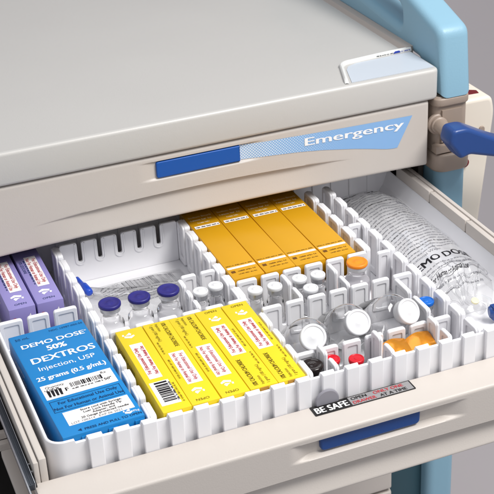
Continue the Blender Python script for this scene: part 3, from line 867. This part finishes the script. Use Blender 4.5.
gb = 'clear vials with blue caps'
v0 = vial('glass_vial', 'clear vial with violet blue cap, leftmost of three in a row', 'vial', 25.8, 109.1, .25, 'cap_navy', 1.33, 5.25, 1.16, gb)
dup(v0, (28.9, 109.0, -5.0), .4, 'clear vial with violet blue cap, middle of three in a row', gb)
dup(v0, (32.05, 109.05, -5.0), .9, 'clear vial with violet blue cap nearest the small white capped vials', gb)
gw = 'small clear vials with white caps'
w0 = vial('small_vial', 'small white capped vial beside the rightmost violet capped vial, left of its pair', 'vial', 35.0, 107.5, .1, 'cap_white', .92, 5.1, .80, gw)
for (x, y), t in (((36.8, 107.9), 'small white capped vial against the partition, right of the pair by the violet caps'),
                  ((40.15, 105.3), 'small white capped vial by the partition corner in front of the leftmost amber carton'),
                  ((42.25, 105.1), 'small white capped vial in front of the amber cartons, second from the partition corner'),
                  ((45.15, 105.4), 'small white capped vial at the back left of the cluster of three'),
                  ((47.2, 105.3), 'small white capped vial at the back right of the cluster of three'),
                  ((45.4, 103.1), 'small white capped vial at the front of the cluster of three')):
    dup(w0, (x, y, -5.0), 1.0*x, t, gw)
vial('glass_vial', 'milky vial with orange cap standing behind the big bottles', 'vial', 51.3, 104.4, 1.0, 'cap_orange', 1.35, 6.0, 1.12, inner='milk', fill=.95, glass='glass', crimp='cap_white', body_label=(150, 280, 2.0, 3.6, 'cap_orange'))
vial('small_vial', 'blue capped vial sunk in the narrow cell beside the drip bag', 'vial', 55.4, 97.0, -.8, 'cap_blue', .82, 4.2, .80)
r0 = vial('small_vial', 'red capped vial in front of the big bottles, left of two', 'vial', 42.85, 92.6, -1.6, 'cap_red', .85, 3.3, .76, 'red capped vials', inner='amber_glass', fill=.9)
dup(r0, (44.95, 91.7, -4.9), 0, 'red capped vial in front of the big bottles, right of two')
vial('small_vial', 'dark brown vial with black top alone in its front cell', 'vial', 40.3, 91.6, -.9, 'amber_glass', 1.15, 4.1, 1.05, glass='amber_glass', inner=None, crimp='amber_glass')

# big bottles lying with their caps up and forward
def bottle(label, cap, axis, r=2.28):
    a = Vector(axis).normalized(); c = Vector(cap); L = 7.0
    b = c - a*L
    o = thing('infusion_bottle', label, 'bottle', tuple(b), 'large clear bottles lying side by side')
    mb = MB()
    prof = [(r*.2, .0), (r*.7, .02), (r*.9, .14), (r, .5), (r, 4.2)]
    for k in range(1, 9):
        t = k/8*math.pi/2; prof.append((1.0 + (r-1.0)*math.cos(t), 4.2 + 1.45*math.sin(t)))
    prof += [(.98, 5.9), (.98, 6.2)]
    w_ = .13
    inn = [(max(.05, rr-w_), hh+(w_ if i < 3 else 0)) if hh < 4.3 else (max(.7, rr-w_), hh-w_*.8) for i, (rr, hh) in enumerate(prof)]
    inn[-1] = (.84, 6.2)
    mb.lathe(prof + inn[::-1], b, a, 56)
    bd = mb.build('bottle_body', 'bottle', o, ang=60)
    mb = MB(); mb.lathe([(1.2, 5.95), (1.22, 6.0), (1.22, 6.62), (1.1, 6.68)], b, a, 40); mb.build('crimp', 'cap_white', o, ang=50)
    mb = MB(); mb.lathe([(1.26, 6.66), (1.3, 6.72), (1.3, 6.94), (1.24, 7.02), (1.12, 7.05), (1.04, 7.02), (1.0, 6.96), (.3, 6.97), (.25, 7.0), (.1, 7.0)], b, a, 40); mb.build('cap', 'cap_white', o, ang=50)
    return o
bottle('big clear bottle lying tilted beside the rightmost yellow carton, white cap up', (41.7, 94.3, .15), (-.10, -.72, .58))
bottle('big clear bottle lying tilted between two like it, white cap facing forward', (46.7, 94.75, .2), (.0, -.74, .58))
bottle('big clear bottle lying tilted beside the narrow blue capped vial, white cap to the right', (51.95, 94.2, .35), (.22, -.72, .54))

# gold foil strip packs
for cx, w, ang, lb in ((49.35, 2.7, .02, 'gold foil strip leaning in the front cell, darker left one'), (51.95, 2.7, .12, 'gold foil strip leaning in the front cell, brighter right one')):
    o = thing('foil_pack', lb, 'foil pack', (cx, 91, FZ), 'gold foil packs in one cell')
    mb = MB(); nx, ny = 14, 10; v = []
    for i in range(nx+1):
        for j in range(ny+1):
            u = i/nx; t = j/ny
            x = cx-w/2+w*u; y = 89.6+3.3*t
            z = -1.75 - 1.5*(1-t)**2 + .35*math.sin(u*math.pi)*t + ang*(u-.5)*3 + .03*math.sin(u*9+t*4)
            v.append((x, y, z))
    W = ny+1
    top = [(i*W+j, (i+1)*W+j, (i+1)*W+j+1, i*W+j+1) for i in range(nx) for j in range(ny)]
    mb.add(v, top); mb.add([(a, b, c-.35) for a, b, c in v], [f[::-1] for f in top])
    e = [(i, 0) for i in range(nx)] ; 
    for i in range(nx):
        for j in (0, ny):
            a, b = v[i*W+j], v[(i+1)*W+j]; mb.quad(a, b, (b[0], b[1], b[2]-.35), (a[0], a[1], a[2]-.35))
    for j in range(ny):
        for i in (0, nx):
            a, b = v[i*W+j], v[i*W+j+1]; mb.quad(a, b, (b[0], b[1], b[2]-.35), (a[0], a[1], a[2]-.35))
    mb.build('foil', 'foil', o, weld=True, ang=50)
    mb = MB(); mb.box(cx-w/2+.2, cx+w/2-.2, 90.2, 92.2, FZ, -3.2); mb.build('carton_body', 'amber_box', o, bev=.1)

# ------------------------------------------------------------------ drip bag
def hgt(x, y):
    cx = 61.9 + .25*math.sin(y*.3); t = (y-98.6)/(127.4-98.6)
    w = 4.75*min(1, .72+.28*ease((t)/.12)) * (1-.0*ease((t-.7)/.3))
    k = (x-cx)/w
    if abs(k) >= 1 or t < 0 or t > 1: return 0
    e = ease(t/.16)**.7 * (1-.55*ease((t-.75)/.25))*(1-.9*ease((t-.95)/.05))
    cr = (1-abs(k)**2.3)**.62
    wr = .10*math.sin(2.1*x+1.3*math.sin(.9*y))*math.sin(.8*y+.5) + .07*math.sin(3.7*y+1.7*x) * ease(1-abs(t-.1)*4) + .06*math.sin(1.1*y-2.6*x)
    for c, hh in ((102.3, .3), (101.3, .42), (100.5, .25)):
        q = (y - c - .055*(x-cx)**2*.0 - .05*(x-cx))/.16
        if abs(q) < 3: wr += hh*math.exp(-q*q)
    fz = max(0.0, 1-abs(t-.07)/.10)
    wr += .24*fz*math.sin(3.1*math.atan2(x-61.8, y-95.5)*6) + .10*fz*math.sin(5.3*x-2*y)
    bk = max(0.0, 1-abs(t-.86)/.16)
    wr += .22*bk*math.sin(2.2*x+1.1*y)*math.sin(.9*x-1.4*y+1)
    return (3.75*e + .12)*cr + wr*cr*.8*(.4+.6*e)
def bag():
    o = thing('drip_bag', 'large clear fluid bag printed in black lying in the right compartment', 'drip bag', (62, 112, FZ+.05))
    mb = MB(); nx, ny = 60, 130; x0, x1, y0, y1 = 57.2, 66.6, 98.65, 127.4
    zf = FZ+.06
    v = [(x0+(x1-x0)*i/nx, y0+(y1-y0)*j/ny, 0) for i in range(nx+1) for j in range(ny+1)]
    W = ny+1
    vt = [(a, b, zf+.04+max(.0, hgt(a, b))) for a, b, _ in v]
    keep = [(i*W+j, (i+1)*W+j, (i+1)*W+j+1, i*W+j+1) for i in range(nx) for j in range(ny)
            if max(hgt(*v[q][:2]) for q in (i*W+j, (i+1)*W+j, (i+1)*W+j+1, i*W+j+1)) > .02]
    mb.add(vt, keep); mb.add([(a, b, zf) for a, b, _ in v], [f[::-1] for f in keep])
    bg = mb.build('bag_film', 'film', o, ang=80)
    mb = MB()
    def onto(p): return Vector((p.x, p.y, zf+.055+p.z+max(0, hgt(p.x, p.y))))
    y = 123.9; k = 0
    mb.text('Potassium Chloride for Kids', .95, (57.7, 124.2, 0), (1,.1,0), (0,1,0), 0, bold=.02, sx=.62, fn=onto)
    while y > 107.6:
        mb.greek(8.0-.3*(k % 3), .26, (57.75+.12*(k % 2), y-1.4, 0), (1,.1,0), (0,1,0), 0 if k % 6 == 0 else 1, fn=onto, word=(.15, .6)); y -= .62; k += 1
    mb.text('Educational Water', .62, (57.9, 105.7, 0), (1,.1,0), (0,1,0), 1, bold=.01, sx=.95, fn=onto)
    mb.text('DEMO DOSE', 1.55, (57.35, 103.95, 0), (1,.11,0), (0,1,0), 0, bold=.02, sx=.92, fn=onto)
    mb.greek(7.6, .26, (57.8, 103.2, 0), (1,.1,0), (0,1,0), 1, fn=onto); mb.greek(7.2, .24, (57.8, 102.6, 0), (1,.1,0), (0,1,0), 1, fn=onto)
    mb.text('Not For Human or Animal Use', .62, (57.9, 101.6, 0), (1,.1,0), (0,1,0), 0, bold=.015, sx=.7, fn=onto)
    mb.greek(6.6, .22, (58.0, 100.9, 0), (1,.1,0), (0,1,0), 1, fn=onto); mb.greek(6.3, .22, (58.2, 100.3, 0), (1,.1,0), (0,1,0), 1, fn=onto)
    mb.greek(2.4, .9, (62.7, 121.2, 0), (1,0,0), (0,1,0), 1, fn=onto, word=(.5, .9)); mb.greek(2.4, .9, (63.4, 118.2, 0), (1,0,0), (0,1,0), 1, fn=onto, word=(.5, .9))
    mb.build('print', ['black_ink', 'grey_ink'], bg)
    # welded seams and sharp creases of the doubled film towards the port
    def seam(pts, r, name):
        mb = MB(); mb.tube([onto(Vector((x, y, .0))) for x, y in pts], r, 8); mb.build(name, 'crease', bg, ang=80)
    for y0, a, r in ((102.6, .16, .13), (101.6, .2, .17), (100.6, .24, .11)):
        seam([(57.6+8.3*k/30, y0 + a*(57.6+8.3*k/30-61.8) + .5*math.sin(math.pi*k/30) + .08*math.sin(k*.9)) for k in range(31)], r, 'weld_seam')
    rng = random.Random(4)
    for k in range(9):
        x = 58.6 + 6.8*k/8; n_ = 12; y1_ = 102.2 + rng.uniform(-1, 1.8)
        seam([(x + (61.7-x)*.75*q/n_ + .1*math.sin(q*1.3+k), y1_ - (y1_-99.3)*q/n_) for q in range(n_+1)], rng.uniform(.04, .085), 'crease')
    for k in range(7):
        x = 58.3 + rng.uniform(0, 7); y = rng.uniform(104, 125.5); n_ = 10; dx, dy = rng.uniform(-1.6, 1.6), rng.uniform(-2.2, 2.2)
        seam([(x + dx*q/n_ + .08*math.sin(q), y + dy*q/n_) for q in range(n_+1)], rng.uniform(.025, .05), 'crease')
    # outlet ports
    mb = MB(); mb.lathe([(.45, 0), (.45, 1.6), (.62, 1.7), (.62, 2.4), (.4, 2.5)], (61.6, 99.2, -3.6), (.12, -1, .02), 20)
    mb.build('port', 'pouch', o, ang=50)
    mb = MB(); mb.lathe([(.5, 0), (.6, .15), (.6, .9), (.35, 1.0), (.35, 1.6), (.7, 1.7), (.7, 2.2), (.5, 2.3)], (62.4, 96.3, -3.7), (1, -.28, .02), 20)
    mb.box(62.6, 63.5, 95.7, 96.5, -4.5, -3.0)
    mb.build('port_cap', 'lever', o, ang=50)
    mb = MB(); mb.tube([(63.3, 99.3, -3.8), (63.6, 98.2, -3.7), (63.2, 97.2, -3.8), (62.8, 96.5, -3.8)], .35); mb.build('tube', 'film', o)
    mb = MB(); mb.lathe([(.36, 0), (.42, .05), (.42, .26), (.25, .3)], (61.55, 97.7, -3.05), (0, -.3, 1), 20); mb.build('port_disc', 'port', o)
bag()

# clear pouch in the vial compartment
def pouch():
    o = thing('syringe_pouch', 'clear printed pouch with a blue needle cap lying behind the violet capped vials', 'pouch', (31, 117, FZ+.02))
    def ph(x, y):
        u = (x-25.6)/(37.3-25.6); t = (y-113.2)/(121.2-113.2)
        return .12 + 1.1*max(0, math.sin(math.pi*min(1, max(0, u))))**.6*max(0, math.sin(math.pi*min(1, max(0, t))))**.7 + .06*math.sin(2*x+y)*math.sin(1.3*y)
    def rot(x, y):
        a = .02; return 31.4+(x-31.4)*math.cos(a)-(y-117)*math.sin(a), 117+(x-31.4)*math.sin(a)+(y-117)*math.cos(a)
    mb = MB(); nx, ny = 50, 36; W = ny+1; v = []
    for i in range(nx+1):
        for j in range(ny+1):
            x = 25.6+11.7*i/nx; y = 113.2+8.0*j/ny; v.append((*rot(x, y), FZ+.1+ph(x, y)))
    f = [(i*W+j, (i+1)*W+j, (i+1)*W+j+1, i*W+j+1) for i in range(nx) for j in range(ny)]
    mb.add(v, f); mb.add([(a, b, FZ+.05) for a, b, c in v], [q[::-1] for q in f])
    b = mb.build('pouch_film', 'pouch', o, ang=80)
    mb = MB()
    def onto(p): x, y = rot(p.x, p.y); return Vector((x, y, FZ+.12+p.z+ph(p.x, p.y)))
    for k in range(9):
        mb.greek(2.2, .22, (27.4, 119.9-k*.42, 0), (1,.02,0), (0,1,0), 0, fn=onto)
    mb.bars(6.0, 2.6, (29.9, 117.2, 0), (1,.02,0), (0,1,0), 0, unit=.05, fn=onto)
    for k in range(5): mb.greek(6, .24, (29.9, 116.6-k*.45, 0), (1,.02,0), (0,1,0), 0, fn=onto)
    mb.build('print', ['grey_ink'], b)
    mb = MB(); mb.lathe([(.18, 0), (.22, .1), (.24, .9), (.26, 1.5), (.43, 1.75), (.46, 2.9), (.4, 3.3), (.25, 3.4)], (25.45, 121.8, -3.4), (.16, -.98, -.1), 20)
    mb.build('needle_cap', surf('needle cap blue', '#1446b8', .35, .5, .03), o, ang=50)
    mb = MB(); mb.tube([(26.2, 119.8, -4.2), (28, 118.4, -4.1), (31, 117.2, -4.0), (35, 116.2, -4.1)], .45, 14); mb.build('syringe', 'bottle', o)
pouch()

# ------------------------------------------------------------------ ivory side container
sb = thing('side_container', 'ivory plastic container hung on the cart side behind the blue lever', 'container', (78.8, 130, -12))
mb = MB()
outl = rounded([(74.6, -11.5, .5), (77.4, -11.5, .5), (79.2, 5.6, 1.0), (78.7, 7.6, .8), (74.3, 7.6, .5)])
mb.prism([outl], 12.0, (0, 129.2, 0), (1,0,0), (0,0,1), bev=.5, res=4)
cb = mb.build('container_body', 'ivory', sb)
mb = MB(); mb.prism([rounded([(75.4, 124.75, .15), (77.7, 124.6, .15), (77.9, 125.6, .2), (77.0, 126.2, .2), (76.5, 125.5, .2)])], .12, (0, 0, 7.55), (1,0,0), (0,1,0), bev=.01)
mb.build('opening', 'dark_red', cb)
mb = MB(); mb.prism([rounded([(76.6, 127.3, .2), (78.0, 127.3, .2), (77.8, 128.7, .2), (76.6, 128.7, .2)])], .12, (0, 0, 7.55), (1,0,0), (0,1,0), bev=.01)
mb.build('opening', 'dark_red', cb)
mb = MB(); mb.prism([rrect(77.0, 77.75, .6, 3.9, .36)], .3, (0, 123.15, 0), (1,0,0), (0,0,1), bev=.08); mb.build('slot_catch', 'taupe', cb)
for sx_, sz_ in ((75.1, 3.4), (75.0, 1.0), (75.0, -.4)):
    mb = MB(); mb.lathe([(.6, 0), (.6, .4), (.4, .5)], (sx_, 123.2, sz_), (0, -1, 0), 20); mb.build('red_stud', 'dark_red', cb)

# ------------------------------------------------------------------ lights, world, camera
w = bpy.data.worlds.new('World'); SC.world = w; w.use_nodes = True
bg = w.node_tree.nodes['Background']; bg.inputs[0].default_value = (.92, .95, 1, 1); bg.inputs[1].default_value = .51
def area(name, loc, target, sx, sy, power, col=(1, 1, 1)):
    l = bpy.data.lights.new(name, 'AREA'); l.shape = 'RECTANGLE'; l.size = sx*S; l.size_y = sy*S; l.energy = power; l.color = col
    o = bpy.data.objects.new(name, l); COL.objects.link(o)
    o.location = Vector((loc[0], loc[1], loc[2]+ZO))*S
    d = Vector(target) - Vector(loc); o.rotation_euler = d.to_track_quat('-Z', 'Y').to_euler()
    return o
area('key_softbox', (118, 18, 172), (45, 110, 0), 80, 80, 50, (1, .985, .96))
area('overhead_softbox', (10, 130, 190), (40, 115, 0), 120, 120, 8, (.97, .98, 1))

cam = bpy.data.cameras.new('Camera'); co = bpy.data.objects.new('Camera', cam); COL.objects.link(co)
r_, d_, f_ = CR
mat = Matrix(((r_[0], -d_[0], -f_[0], 0), (r_[1], -d_[1], -f_[1], 0), (r_[2], -d_[2], -f_[2], (66+ZO)*S), (0, 0, 0, 1)))
co.matrix_world = mat
cam.sensor_width = 36; cam.lens = CF/494*36; cam.clip_start = .05; cam.clip_end = 50
cam.dof.use_dof = True; cam.dof.focus_distance = 1.30; cam.dof.aperture_fstop = 28
SC.camera = co
SC.view_settings.view_transform = 'Standard'; SC.view_settings.look = 'None'
SC.view_settings.exposure = 0; SC.view_settings.gamma = 1
SC.cycles.max_bounces = 14; SC.cycles.transparent_max_bounces = 32
